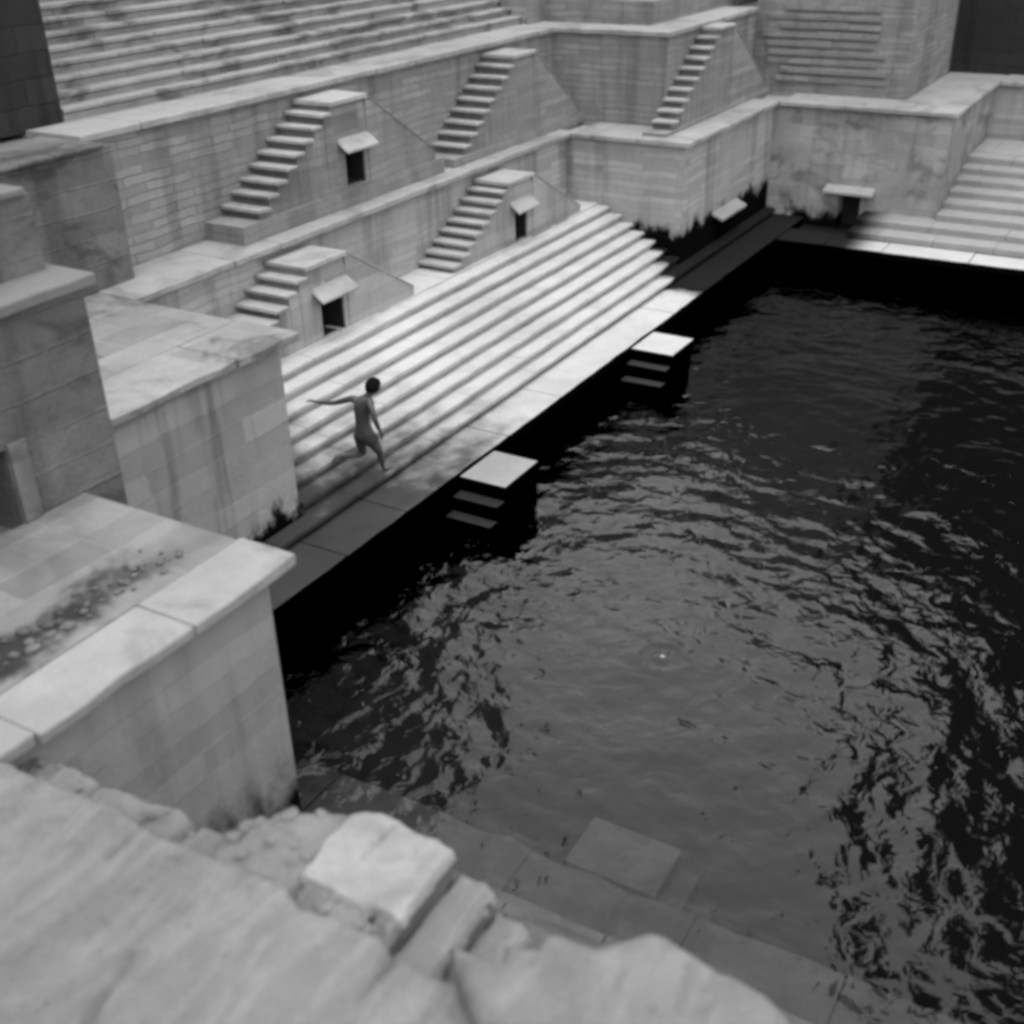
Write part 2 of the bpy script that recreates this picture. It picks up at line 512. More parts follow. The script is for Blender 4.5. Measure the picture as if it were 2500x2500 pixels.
def pyramid(name, label, T, z0, ztop, u0, u1, depth, n, tread, sides=(-1, 1), niche=None, mat=None, tmat=None,
            group='double side stairs built against the walls', cat='side stairs', plinth=None):
    """landing between u0 and u1 with n steps down on each side, built against a wall (T maps along, out, up to the world)"""
    mat = mat or M_PYR
    tmat = tmat or M_TREAD
    root = thing(name, label, cat, T((u0+u1)/2, depth/2, z0), group)
    rise = (ztop-z0)/(n+1)
    th = 0.10
    body = MB()
    d = depth-0.03
    zl = ztop-th
    if niche:
        a, b, c, e = niche
        bx(body, T, u0, a, 0, d, z0-.3, zl)
        bx(body, T, b, u1, 0, d, z0-.3, zl)
        bx(body, T, a, b, 0, d, e, zl)
        bx(body, T, a, b, 0, d, z0-.3, c)
        bx(body, T, a, b, 0, d*0.15, c, e)
    else:
        bx(body, T, u0, u1, 0, d, z0-.3, zl)
    for s in sides:
        for k in range(n):
            zk = ztop-rise*(k+1)-th*.7
            if s < 0: bx(body, T, u0-tread*(k+1)+.09, u0-tread*k+(.088 if k else -.002), 0, d-.01*k, z0-.3, zk)
            else: bx(body, T, u1+tread*k, u1+tread*(k+1), 0, d-.01*k, z0-.3, zk)
        if s > 0:
            zt_ = ztop-.03
            zb_ = ztop-rise*n-.02
            ue = u1+tread*n+.12
            lo = [T(u1+.03, d-.10, z0-.3), T(ue, d-.10, z0-.3), T(ue, d+.02, z0-.3), T(u1+.03, d+.02, z0-.3)]
            hi = [T(u1+.03, d-.10, zt_), T(ue, d-.10, zb_), T(ue, d+.02, zb_), T(u1+.03, d+.02, zt_)]
            body.quad_box(lo+hi)
            cap = MB()
            lo = [T(u1+.03, d-.12, zt_+.002), T(ue, d-.12, zb_+.002), T(ue, d+.04, zb_+.002), T(u1+.03, d+.04, zt_+.002)]
            cap.quad_box(lo+[(p[0], p[1], p[2]+.035) for p in lo])
            fix(cap).obj('flank_edge', tmat if tmat is not M_TREAD or mat is M_PYR else mat, root, bevel=.006)
    if plinth:
        bx(body, T, u0-tread*n-.55, u1+tread*n+.4, 0, depth+.04, plinth, z0)
    fix(body).obj('stair_block', mat, root, bevel=0.0)
    sl = MB()
    bx(sl, T, u0-.07, u1+.05, 0, depth+.05, ztop-th, ztop, .015)
    fix(sl).obj('landing_slab', tmat, root, bevel=0.02)
    for s in sides:
        for k in range(n):
            zk = ztop-rise*(k+1)
            st = MB()
            a, b = (u0-tread*(k+1)-.05, u0-tread*k) if s < 0 else (u1+tread*k, u1+tread*(k+1)+.05)
            bx(st, T, a, b, 0, depth+rnd.uniform(0, .04) if s < 0 else d-.13, zk-th*.7, zk, .015)
            fix(st).obj('step', tmat, root, bevel=0.015)
    if niche:
        a, b, c, e = niche
        awning_mb(T, a-.24, b+.20, depth-.03, e+.24, .26, .20, .05).obj('awning', tmat, root, bevel=0.01)
        hole = MB()  # black lining paints the shade inside the recess
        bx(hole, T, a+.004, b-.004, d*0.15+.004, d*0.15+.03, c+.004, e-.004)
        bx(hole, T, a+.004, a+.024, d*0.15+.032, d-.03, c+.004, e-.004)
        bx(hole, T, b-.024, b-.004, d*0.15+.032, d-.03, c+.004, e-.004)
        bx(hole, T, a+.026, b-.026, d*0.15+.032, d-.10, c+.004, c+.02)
        fix(hole).obj('niche', M_HOLE, root)  # only the lining that carries the painted recess shade
    return root


# ------------------------------------------------------------------ levels (layout units)
ZT, ZU, HP = 4.114, 6.445, 0.825
NX, NY = 7.28, 7.24
MX, MY = 12.52, 11.50
TX, TY = 28.03, 11.40
UX, UY = 34.78, 6.31
WY, WX = 14.77, 40.9
PY, PI = 10.18, 11.06
Y2 = 16.03
CB = ZT-0.13                       # underside of the terrace coping
UB = ZU-0.13

# ------------------------------------------------------------------ water
def make_water():
    x0, x1, y0, y1 = 4.0, 41.5, -13.0, 15.5
    st = 0.075
    nx, ny = int((x1-x0)/st), int((y1-y0)/st)
    cx, cy = 12.94, 5.21
    V, Fc = [], []
    for j in range(ny+1):
        y = y0+(y1-y0)*j/ny
        for i in range(nx+1):
            x = x0+(x1-x0)*i/nx
            dx, dy = x-cx, y-cy
            r = math.hypot(dx, dy)
            ph = noise.noise(Vector((x*.35, y*.35, 0)))*4.0
            a = math.exp(-((r-4.6)/3.2)**2)
            ring = math.sin(2*math.pi*r/0.52+ph*1.6)*a*0.0026*(0.45+0.9*noise.noise(Vector((x*.6, y*.6, 3.1))))
            ring += math.sin(2*math.pi*r/0.95+ph)*math.exp(-((r-6.5)/4.5)**2)*0.0050*(0.35+1.3*noise.noise(Vector((x*.4, y*.4, 9.1))))
            n_ = noise.noise(Vector((x*.8, y*.8, 1.3)))*0.020+noise.noise(Vector((x*2.1+4, y*2.1, 5.3)))*0.0120
            n_ += noise.noise(Vector((x*5.0+4, y*5.0, 2.3)))*0.0066
            calm = 0.75+0.25*min(1, r/3.2)
            # short ripples round the swimmer's ring
            core = math.sin(2*math.pi*r/0.30)*math.exp(-((r-0.25)/0.22)**2)*0.010
            V.append((x*S, y*S, (ring+n_*calm+core)))
    for j in range(ny):
        for i in range(nx):
            a = j*(nx+1)+i
            Fc.append((a, a+1, a+nx+2, a+nx+1))
    me = bpy.data.meshes.new('water')
    me.from_pydata(V, [], Fc)
    for p in me.polygons: p.use_smooth = True
    me.materials.append(M_WATER)
    o = bpy.data.objects.new('water', me)
    COL.objects.link(o)
    structure(o)


make_water()
mb = MB(); mb.box(-6, 60, -30, 30, -2.4, -2.0)
structure(mb.obj('pool_floor', M_FLOOR))

# ground round the well, level with the top of the upper stairs
mb = MB()
G = 500
for a in ((-G, G, 26, G), (-G, G, -G, -24), (-G, -12, -24, 26), (56, G, -24, 26)):
    mb.box(a[0], a[1], a[2], a[3], 9.9, 10.3)
structure(mb.obj('ground', M_GROUND))


# ------------------------------------------------------------------ lower walls
def coping_part(root, runs, mat=M_COP, name='coping', z0=None, z1=None, **k2):
    mb = MB()
    for r in runs:
        kw = dict(lmin=r[5], lmax=r[6]) if len(r) > 5 else {}
        kw.update(k2)
        if r[0] == 'x': slabs_x(mb, *r[1:5], z0, z1, **kw)
        else: slabs_y(mb, *r[1:5], z0, z1, **kw)
    return mb.obj(name, mat, root, bevel=0.025)


OV = 0.16
# bastion nearest the camera, on the left
t = thing('stone_bastion', 'nearest stone bastion with a smooth face and sharp corner rising from black water', 'bastion', (NX, NY, 0), 'bastions at the pool corners')
mb = MB(); mb.box(-8, NX, NY, 14, -2, CB); mb.obj('wall', M_NWALL, t)
coping_part(t, [('x', -3, 4.3, NY-.2, NY+.5), ('x', 4.302, 6.05, NY-.22, NY+.5, 5, 6), ('x', 6.052, NX+.22, NY-.24, NY+.5, 5, 6)], mat=M_NCOP, z0=CB, z1=ZT, gap=.001, j=.03)
mb = MB(); mb.box(-8, NX+.16, NY+.502, 9.98, CB, ZT-.005); mb.obj('terrace_paving', M_NPAVE, t)

SP_N = []
for i in range(90):
    x = rnd.uniform(3.6, 7.0)
    SP_N.append((x, 8.12+rnd.gauss(0, .13), ZT+.01, rnd.uniform(.015, .055)*(1.2 if x < 5.5 else .7)))
# second bastion
t = thing('stone_bastion', 'streaked stone bastion left of the running boy with a ragged overhanging coping', 'bastion', (MX, MY, 0), 'bastions at the pool corners')
mb = MB(); mb.box(NX+.004, MX, MY, WY+2, -2, CB); mb.obj('wall', M_MWALL, t)
coping_part(t, [('x', 9.0, MX+OV, MY-.27, MY+.9), ('x', NX+.1, 8.98, MY-.1, MY+.9)], mat=M_PAVE, z0=CB, z1=ZT, j=.05, fj=.05)
mb = MB(); mb.box(NX+.1, MX+.1, MY+.91, Y2-.6, CB, ZT-.01); mb.obj('terrace_paving', M_PAVE, t)

# recess wall above the pale steps
t = thing('recess_wall', 'long lower wall behind the pale steps with a coping ledge along its top', 'wall', (20, WY, 0))
mb = MB(); mb.box(MX+.004, TX-.004, WY, WY+2.5, -2, CB); mb.obj('wall', M_WALL, t)
coping_part(t, [('x', MX+.12, TX+.2, WY-OV, Y2-.004)], z0=CB, z1=ZT)

# corner bastions on the far side
t = thing('stone_bastion', 'far corner bastion right of the pale steps, pale coursed face with black algae foot', 'bastion', (TX, TY, 0), 'bastions at the pool corners')
mb = MB()
wall_openings(mb, TX, 46, -2, CB, TY, 16.5, [(30.6, 31.7, 0.5, 1.5)], 'x')
mb.obj('wall', M_WALL, t)
coping_part(t, [('x', TX-OV, UX-.02, TY-OV, 12.69), ('y', 12.70, WY-OV-.01, TX-OV, 29.59)], z0=CB, z1=ZT)
T = lambda u, w_, z: (u, TY-w_, z)
awning_mb(T, 30.2, 32.1, 0, 1.85, .3, .15).obj('awning', M_PYR, t)
mb = MB(); mb.box(30.604, 31.696, TY+.6, TY+.65, .504, 1.496); mb.obj('niche', M_HOLE, t)  # black sheet as painted shade at the back of the opening

t = thing('stone_bastion', 'far blotchy bastion with a black square doorway under a white lintel slab', 'bastion', (UX, UY, 0), 'bastions at the pool corners')
mb = MB()
wall_openings(mb, UY, TY-.004, -2, CB, UX, 46, [(8.55, 9.2, 0.55, 1.62)], 'y')
mb.obj('wall', stone('blotched_wall_stone', 0.37, course=0.22, brick=0.6, mortar=0.15, contrast=0.5, streak=0.25, algae=1.0, patch=0.4), t)
coping_part(t, [('y', UY-OV, TY-OV-.01, UX-OV, 36.28), ('x', 36.29, 42.2, UY-OV, 7.99)], z0=CB, z1=ZT)
T = lambda u, w_, z: (UX-w_, u, z)
awning_mb(T, 8.15, 9.62, 0, 1.86, .34, .12, .07).obj('awning', M_TREAD, t)
mb = MB(); mb.box(UX+.6, UX+.65, 8.554, 9.196, .554, 1.616); mb.obj('doorway_shade', M_HOLE, t)  # black sheet paints the depth shade of the opening

# right recess wall
t = thing('recess_wall', 'shaded lower wall above the right hand steps at the photo edge', 'wall', (WX, 0, 0))
mb = MB(); mb.box(WX, 46, -12, UY-.004, -2, CB); mb.obj('wall', M_WALL, t)
coping_part(t, [('y', -12, UY-OV-.01, WX-OV, 42.3)], z0=CB, z1=ZT)

# ------------------------------------------------------------------ upper walls
t = thing('upper_wall', 'long upper wall with side stairs and a light ledge, above the middle terrace', 'wall', (20, Y2, ZT), 'upper walls standing on the terrace')
mb = MB(); mb.box(13.48, 29.6, Y2, 20, 3.5, UB); mb.obj('wall', M_UP, t)
coping_part(t, [('x', 13.3, 29.75, Y2-.13, Y2+1.0)], z0=UB, z1=ZU)
mb = MB(); mb.box(13.3, 30.6, Y2+1.01, 19.0, UB, ZU-.01); mb.obj('terrace_paving', M_PAVE, t)

t = thing('upper_wall', 'dark upper wall at the left end of the terrace behind the low parapet', 'wall', (10.5, 15.44, ZT), 'upper walls standing on the terrace')
mb = MB(); mb.box(6.0, 13.476, 15.44, 20, 3.5, UB); mb.obj('wall', M_RUB, t)
coping_part(t, [('x', 7.0, 13.28, 15.34, 16.8)], mat=M_RUB, z0=UB, z1=ZU-.06)

t = thing('upper_wall', 'old masonry wall of big blocks with a dark doorway at the left edge', 'wall', (7.9, 9.98, ZT), 'upper walls standing on the terrace')
mb = MB()
wall_openings(mb, -6, 7.99, ZT-.6, UB, 9.98, 15.4, [(5.2, 6.62, ZT-.3, 4.98)], 'x')
mb.obj('wall', M_RUB, t)
mb = MB(); mb.box(6.64, 6.86, 9.94, 9.976, ZT, 5.02); mb.obj('door_jamb', M_LCOP, t, bevel=0.01)
mb = MB(); mb.box(5.21, 6.61, 10.5, 10.55, ZT-.2, 4.97); mb.obj('doorway_shade', M_HOLE, t)  # doorway shade painted as a black sheet
coping_part(t, [('x', -5, 8.1, 9.84, 11.4)], mat=M_LCOP, z0=UB, z1=ZU)

t = thing('parapet', 'low parapet with a recessed grey panel and a pale pier cap, left edge', 'parapet', (7.5, 10.4, ZU))
mb = MB()
mb.box(-5, 7.25, 10.62, 10.9, ZU-.004, 7.0)
mb.box(7.25, 7.93, 10.42, 10.9, ZU-.004, 7.25)
mb.box(-5, 7.25, 10.42, 10.62, 7.0, 7.12)
mb.obj('panel', M_RUB, t)
mb = MB(); mb.box(7.3, 7.85, 10.36, 10.95, 7.25, 7.33); mb.obj('pier_cap', M_LCOP, t, bevel=0.02)

t = thing('upper_wall', 'upper wall above the far corner bastion, with dark stains near its top', 'wall', (29.6, 12.7, ZT), 'upper walls standing on the terrace')
mb = MB(); mb.box(29.6, 48, 12.7, 22, 3.5, UB); mb.obj('wall', M_UP, t)
coping_part(t, [('y', 12.6, 16.9, 29.5, 30.7), ('x', 30.71, 36.2, 12.6, 13.7)], z0=UB, z1=ZU)
mb = MB(); mb.box(31.0, 36.28, 13.71, 22.0, UB, 7.0); mb.box(31.0, 36.28, 15.0, 22.0, 7.0, 9.0); mb.obj('stepped_back_wall', M_UP, t)

t = thing('upper_wall', 'tall pale upper wall of thin courses at the top right', 'wall', (36.3, 8, ZT), 'upper walls standing on the terrace')
mb = MB(); mb.box(36.3, 42, 8.0, 12.69, 3.5, 12.6)
mb.obj('wall', M_UP, t)
mb = MB()
for k in range(9):
    slabs_y(mb, 8.6+rnd.uniform(0, .5), 12.2+rnd.uniform(-.4, .3), 36.22, 36.297, ZT+.32+.245*k, ZT+.32+.245*k+.15, lmin=.5, lmax=1.4, j=.012, fj=.03, hj=.02)
mb.obj('stone_course', M_UPYR, t, bevel=0.012)

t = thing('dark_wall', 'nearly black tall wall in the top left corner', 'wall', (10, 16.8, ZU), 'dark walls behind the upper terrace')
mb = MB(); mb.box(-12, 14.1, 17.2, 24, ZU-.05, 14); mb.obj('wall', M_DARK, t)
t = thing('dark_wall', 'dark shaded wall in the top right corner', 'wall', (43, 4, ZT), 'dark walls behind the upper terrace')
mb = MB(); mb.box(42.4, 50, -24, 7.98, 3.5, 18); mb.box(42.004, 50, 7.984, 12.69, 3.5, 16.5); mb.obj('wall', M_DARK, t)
t = thing('tall_block', 'added unseen dark block outside the right edge, darkening the water reflection', 'building', (50, -8, 0))
mb = MB(); mb.box(50.004, 64, -24, 5.0, 2, 48); mb.obj('wall', M_DARK, t)  # unseen mass added so the lower right water reflects dark
t = thing('tall_block', 'tall stone building closing the top of the upper stairs', 'building', (26, 26, 8))
mb = MB(); mb.box(14.2, 34.5, 24.2, 30, 4, 27); mb.box(34.504, 36.2, 24.2, 27, 4, 13.5); mb.obj('wall', M_UP, t)
mb = MB(); mb.box(36.3, 56, 13.71, 26, 6, 10.6); mb.obj('tower', M_UP, t)


# ------------------------------------------------------------------ stair flights
def flight_x(name, label, x0, x1, y0, tread, z0, rise, n, mat, group=None, back=0.3, cat='steps', fj=0.008, drop=0.5, nosing=0.0, low=None):
    t = thing(name, label, cat, ((x0+x1)/2, y0, z0), group)
    X0, X1 = x0, x1
    for k in range(n):
        mb = MB()
        z = z0+rise*(k+1)
        x0, x1 = low if low and k == 0 else (X0, X1)
        if low and k == 0:
            slabs_x(mb, x0, x1, y0+nosing, 11.394, z-drop, z-(nosing+.012), 2, 4, j=.01)
            slabs_x(mb, x0, x1, y0, 11.396, z-(nosing+.01), z, 1.4, 3.4, j=.01, fj=fj)
            slabs_x(mb, X0, X1, 11.398, y0+tread+back, z-drop, z, 1.4, 3.4, j=.001, fj=.001)
            mb.obj('step', mat, t, bevel=0.02)
            continue
        if nosing:
            slabs_x(mb, x0, x1, y0+tread*k+nosing, y0+tread*(k+1)+back, z-drop, z-(nosing+.012), 2, 4, j=0.01, fj=.01)
        slabs_x(mb, x0, x1, y0+tread*k, y0+tread*(k+1)+back, z-(nosing+.01 if nosing else drop), z, 1.4, 3.4, j=0.010, fj=fj, hj=0.006)
        mb.obj('step', mat, t, bevel=0.02)
    return t


def flight_y(name, label, y0, y1, x0, tread, z0, rise, n, mat, group=None, back=0.3, cat='steps', drop=0.5, ext=0):
    """rises along +X if tread>0, along -X if tread<0"""
    t = thing(name, label, cat, (x0, (y0+y1)/2, z0), group)
    sg = 1 if tread > 0 else -1
    for k in range(n):
        mb = MB()
        z = z0+rise*(k+1)
        slabs_y(mb, y0, y1+(ext if k < 2 else 0), x0+tread*k, x0+tread*(k+1)+back*sg, z-drop, z, lmin=1.4, lmax=3.4, j=0.012, fj=.008, hj=0.006)
        mb.obj('step', mat, t, bevel=0.02)
    return t


# platform at the foot of the pale steps
t = thing('stone_platform', 'pale stone ledge at the water below the sunlit steps, dark and wet at both ends', 'ledge', (20, PY, 0), 'ledges at the water')
mb = MB(); slabs_x(mb, 6.0, 42, PY, PI+.5, HP-.22, HP, 1.6, 3.2, j=0.012, fj=0.008, hj=.004)
mb.obj('edge_slabs', M_STEP, t, bevel=0.02)
mb = MB(); mb.box(6, 42, PY+.06, 14, -2, HP-.224); mb.obj('base', M_STEP, t)
RISE = (2.315-HP)/8
TR = (13.79-PI)/8
flight_x('pale_steps', 'broad flight of bright pale steps going down to the water under the boy', MX+.004, TX-.004, PI, TR, HP, RISE, 8, M_STEP, 'broad step flights between the bastions', drop=.45, nosing=.08, low=(7.3, 34.7))
t = thing('recess_floor', 'narrow pale paving strip at the head of the bright steps', 'paving', (20, 14.2, 2.3))
mb = MB(); slabs_x(mb, MX+.004, TX-.004, PI+8*TR+.02, WY+.1, 1.5, 2.36, j=0.02); mb.obj('paving', M_STEP, t, bevel=0.02)

# right hand recess
t = thing('stone_platform', 'pale strip of ledge at the water below the right hand steps', 'ledge', (32, 4, 0), 'ledges at the water')
mb = MB(); slabs_y(mb, -12, PY-.02, 32.1, 33.4, HP-.22, HP, lmin=1, lmax=2.4, j=0.02, fj=.02); mb.obj('edge_slabs', M_STEP, t, bevel=0.02)
mb = MB(); mb.box(32.15, 40, -12, PY, -2, HP-.224); mb.obj('base', M_STEP, t)
flight_y('grey_steps', 'broad flight of grey steps at the right edge of the photo', -12, UY-.006, 33.1, .70, HP, .19, 8, M_RSTEP, 'broad step flights between the bastions', drop=.5, ext=2.1)
t = thing('recess_floor', 'grey paving strip at the head of the right hand steps', 'paving', (39.7, 0, 2.3))
mb = MB(); slabs_y(mb, -12, UY-.006, 38.72, WX+.1, 1.5, 2.38); mb.obj('paving', M_RSTEP, t, bevel=0.02)

# near recess, below the camera: the ledge lies just under the murky water
t = thing('stone_platform', 'murky stone ledge lying just under the water in the foreground', 'ledge', (7.5, 0, 0), 'ledges at the water')
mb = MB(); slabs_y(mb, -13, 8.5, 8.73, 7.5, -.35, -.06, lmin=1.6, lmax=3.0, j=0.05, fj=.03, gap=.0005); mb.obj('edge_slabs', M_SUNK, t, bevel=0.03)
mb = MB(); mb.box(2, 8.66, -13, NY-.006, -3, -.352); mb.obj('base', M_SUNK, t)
flight_y('wet_steps', 'dark wet steps rising from the water below the broken near coping', -13, NY-.006, 7.86, -.27, -.06, .19, 11, M_WETP, 'broad step flights between the bastions', drop=.45)

# upper stairs
flight_x('upper_steps', 'wide weathered upper stairs climbing at the top left', 14.14, 29.9, 17.15, .33, ZU, .20, 20, M_USTEP, None, drop=.6, nosing=.07, fj=.03)
mb = MB(); mb.box(29.91, 30.99, 17.0, 26, ZU-.1, 10.8)
o = mb.obj('stair_side_wall', M_UP); tag(o, 'wall closing the right end of the upper stairs', 'wall')


# ------------------------------------------------------------------ side stairs (pyramids)
T1 = lambda u, w_, z: (u, WY-w_, z)
pyramid('side_stairs', 'left pyramid of side stairs above the boy, lower steps hidden by the bastion', T1, 2.36, 3.86, 16.0, 17.12, .97, 7, .30, niche=(16.34, 17.02, 2.34, 3.14))
pyramid('side_stairs', 'right pyramid of side stairs on the lower wall with all eight steps in view', T1, 2.36, 3.86, 23.35, 24.45, .97, 8, .30, niche=(23.65, 24.22, 2.38, 3.12))
T2 = lambda u, w_, z: (u, Y2-w_, z)
pyramid('side_stairs', 'upper side stairs with a black niche under a slab, left on the upper wall', T2, 4.45, 6.22, 18.75, 19.85, .93, 8, .295, niche=(19.12, 19.75, 4.5, 5.22), mat=M_UPYR, plinth=ZT-.02)
pyramid('side_stairs', 'upper side stairs near the inner corner at the top of the photo', T2, 4.3, 6.22, 25.9, 26.9, .93, 8, .29, mat=M_UPYR, plinth=ZT-.02)
T3 = lambda u, w_, z: (u, 12.7-w_, z)
pyramid('side_stairs', 'faint far side stairs on the wall over the corner bastion', T3, 4.2, 6.36, 31.8, 32.8, .6, 9, .33, mat=M_UPYR, plinth=ZT-.02)
T4 = lambda u, w_, z: (WX-w_, u, z)
pyramid('side_stairs', 'shadowed side stairs at the right edge above the grey steps', T4, 2.38, 3.9, 1.2, 2.4, .97, 8, .3, mat=M_PYR)


# ------------------------------------------------------------------ small stair blocks in the water
def water_block(label, T, u0, u1, depth, steps, mat=M_STEP, ztop=0.72):
    t = thing('water_stairs', label, 'stair block', T((u0+u1)/2, depth/2, 0), 'small stair blocks standing in the water')
    mb = MB(); bx(mb, T, u0, u1, 0, depth-.02, -2, ztop-.12); fix(mb).obj('stair_block', mat, t)
    mb = MB(); bx(mb, T, u0-.03, u1+.03, .01, depth, ztop-.12, ztop, .012); fix(mb).obj('top_slab', mat, t, bevel=.02)
    for k in range(steps):
        z = ztop-.28*(k+1)
        mb = MB(); bx(mb, T, u0-.27*(k+1)-.02, u0-.27*k-.004, .01, depth-.03, -1.5, z, .012)
        fix(mb).obj('step', mat, t, bevel=.02)
    return t


TB = lambda u, w_, z: (u, PY-w_, z)
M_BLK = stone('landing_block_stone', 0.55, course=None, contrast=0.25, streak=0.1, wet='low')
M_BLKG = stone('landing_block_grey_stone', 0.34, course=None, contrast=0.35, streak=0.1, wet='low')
water_block('nearer grey topped stair block jutting into the water from the pale ledge', TB, 15.3, 16.42, .95, 2, M_BLKG, .76)
water_block('farther bright topped stair block jutting into the water from the pale ledge', TB, 22.45, 23.6, 1.0, 2, M_BLK, .76)
TN = lambda u, w_, z: (8.73+w_, u, z)
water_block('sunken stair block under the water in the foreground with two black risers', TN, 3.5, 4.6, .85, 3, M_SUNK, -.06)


# ------------------------------------------------------------------ foreground terrace edge: height fields
def fbm(x, y, s, o=4, seed=0.0):
    v, a = 0, 1
    for _ in range(o):
        v += a*noise.noise(Vector((x*s, y*s, seed)))
        s *= 2.1; a *= .5
    return v


def inside_dist(px, py, poly):
    """signed distance to polygon, positive inside"""
    ins = False
    dm = 1e9
    n = len(poly)
    for i in range(n):
        x1, y1 = poly[i]; x2, y2 = poly[(i+1) % n]
        if (y1 > py) != (y2 > py) and px < (x2-x1)*(py-y1)/(y2-y1)+x1:
            ins = not ins
        dx, dy = x2-x1, y2-y1
        tt = max(0, min(1, ((px-x1)*dx+(py-y1)*dy)/(dx*dx+dy*dy+1e-12)))
        dm = min(dm, math.hypot(px-x1-tt*dx, py-y1-tt*dy))
    return dm if ins else -dm


def heightfield(name, poly, z, zlow, mat, parent, st=.035, edge=.05, amp=.02, lump=0.0, seed=0., cracks=(), skirt=True):
    xs = [p[0] for p in poly]; ys = [p[1] for p in poly]
    x0, x1, y0, y1 = min(xs)-.1, max(xs)+.1, min(ys)-.1, max(ys)+.1
    nx, ny = int((x1-x0)/st), int((y1-y0)/st)
    mb = MB()
    idx = {}
    H = {}
    for j in range(ny+1):
        for i in range(nx+1):
            x, y = x0+i*st, y0+j*st
            d = inside_dist(x, y, poly)+fbm(x, y, 5, 3, seed)*.018
            if d < (-.075 if skirt else -st*1.1): continue
            f = max(0, min(1, d/edge))
            f = math.sqrt(1-(1-f)**2)
            h = zlow if skirt else z-edge*.9-.06
            if d > 0:
                h = z-edge*.9*(1-f)+fbm(x, y, 1.6, 5, seed+2)*amp+fbm(x, y, .9, 3, seed+7)*lump
                for (cx1, cy1, cx2, cy2, cw, cd) in cracks:
                    dx, dy = cx2-cx1, cy2-cy1
                    L2 = dx*dx+dy*dy
                    tt = ((x-cx1)*dx+(y-cy1)*dy)/L2
                    if -.02 < tt < 1.02:
                        dd = abs((x-cx1)*dy-(y-cy1)*dx)/math.sqrt(L2)+fbm(x, y, 4, 2, seed+5)*.03
                        if dd < cw: h -= cd*(1-dd/cw)
            idx[i, j] = len(mb.v)
            mb.v.append((x, y, h))
    for j in range(ny):
        for i in range(nx):
            q = [(i, j), (i+1, j), (i+1, j+1), (i, j+1)]
            if all(k in idx for k in q): mb.f.append(tuple(idx[k] for k in q))
    o = mb.obj(name, mat, parent, smooth=True)
    return o


t = thing('near_terrace', 'big pale weathered coping slabs with a jagged edge across the lower left foreground', 'terrace edge', (3, 4, ZT))
COPE = [(1.2, 8.2), (3.95, 8.2), (3.97, 6.72), (3.99, 6.23), (4.03, 5.8), (3.96, 5.5), (3.99, 4.95), (4.01, 4.6), (4.04, 4.26), (3.93, 4.05),
        (4.0, 3.78), (3.98, 3.44), (3.96, 3.3), (3.9, 3.05), (3.93, 2.9), (3.98, 2.6), (3.98, -1.5), (1.2, -1.5)]
heightfield('coping', COPE, ZT, 3.6, M_FG, t, edge=.07, amp=.018, lump=.03,
            cracks=[(4.0, 3.29, 3.72, 3.27, .045, .16), (3.74, 3.28, 3.1, 3.22, .025, .06), (3.1, 3.22, 2.4, 3.3, .02, .04), (3.1, 4.75, 2.6, 4.6, .035, .07), (2.6, 4.6, 1.8, 4.7, .02, .03), (4.0, 5.52, 3.6, 5.5, .03, .08), (3.9, 6.6, 3.2, 6.5, .02, .04), (3.2, 2.2, 2.4, 2.1, .02, .04)])
mb = MB(); mb.box(1.25, 3.9, -13, 8.2, -2, 3.75); mb.obj('wall', M_NWALL, t)

t = thing('broken_coping', 'thick rounded pale boulder like coping block at the bottom of the photo', 'coping block', (4.3, 1.6, 4.1))
LUMP = [(4.02, 2.95), (4.06, 2.80), (4.1, 2.62), (4.23, 2.65), (4.26, 2.53), (4.28, 2.45), (4.40, 2.45), (4.47, 2.37), (4.46, 2.26), (4.49, 2.14), (4.60, 2.05), (4.72, 1.9),
        (4.75, 1.77), (4.72, 1.61), (4.69, 1.42), (4.70, 1.33), (4.67, 1.13), (4.59, 0.95), (4.49, 0.80), (4.45, .3), (4.5, -1.4), (3.6, -1.4), (3.5, 1.6), (3.6, 2.5)]
heightfield('block', LUMP, 4.30, 3.6, M_FG, t, edge=.16, amp=.03, lump=.05, seed=11., st=.03)
mb = MB(); mb.box(3.905, 4.4, -1.4, 2.6, 1.5, 3.9); mb.obj('wall', M_NWALL, t)

t = thing('broken_ledge', 'narrow crumbling course of stones just below the near coping edge', 'ledge', (4.2, 6, 3.7))
LOW = [(3.8, 8.2), (4.5, 8.2), (4.46, 7.84), (4.42, 7.43), (4.37, 7.1), (4.43, 6.73), (4.38, 6.43), (4.43, 5.96), (4.50, 5.75), (4.40, 5.5), (4.45, 5.3),
       (4.42, 5.10), (4.40, 5.02), (3.8, 5.02)]
heightfield('rubble', LOW, 3.78, 3.2, M_FG2, t, edge=.08, amp=.07, lump=.05, seed=4., st=.028,
            cracks=[(4.5, 5.48, 4.0, 5.46, .04, .14), (4.5, 6.5, 4.0, 6.45, .03, .1), (4.5, 7.3, 4.0, 7.25, .03, .1)])
mb = MB(); mb.box(3.905, 4.38, 4.45, 8.2, -2, 3.4); mb.obj('wall', M_NWALL, t)

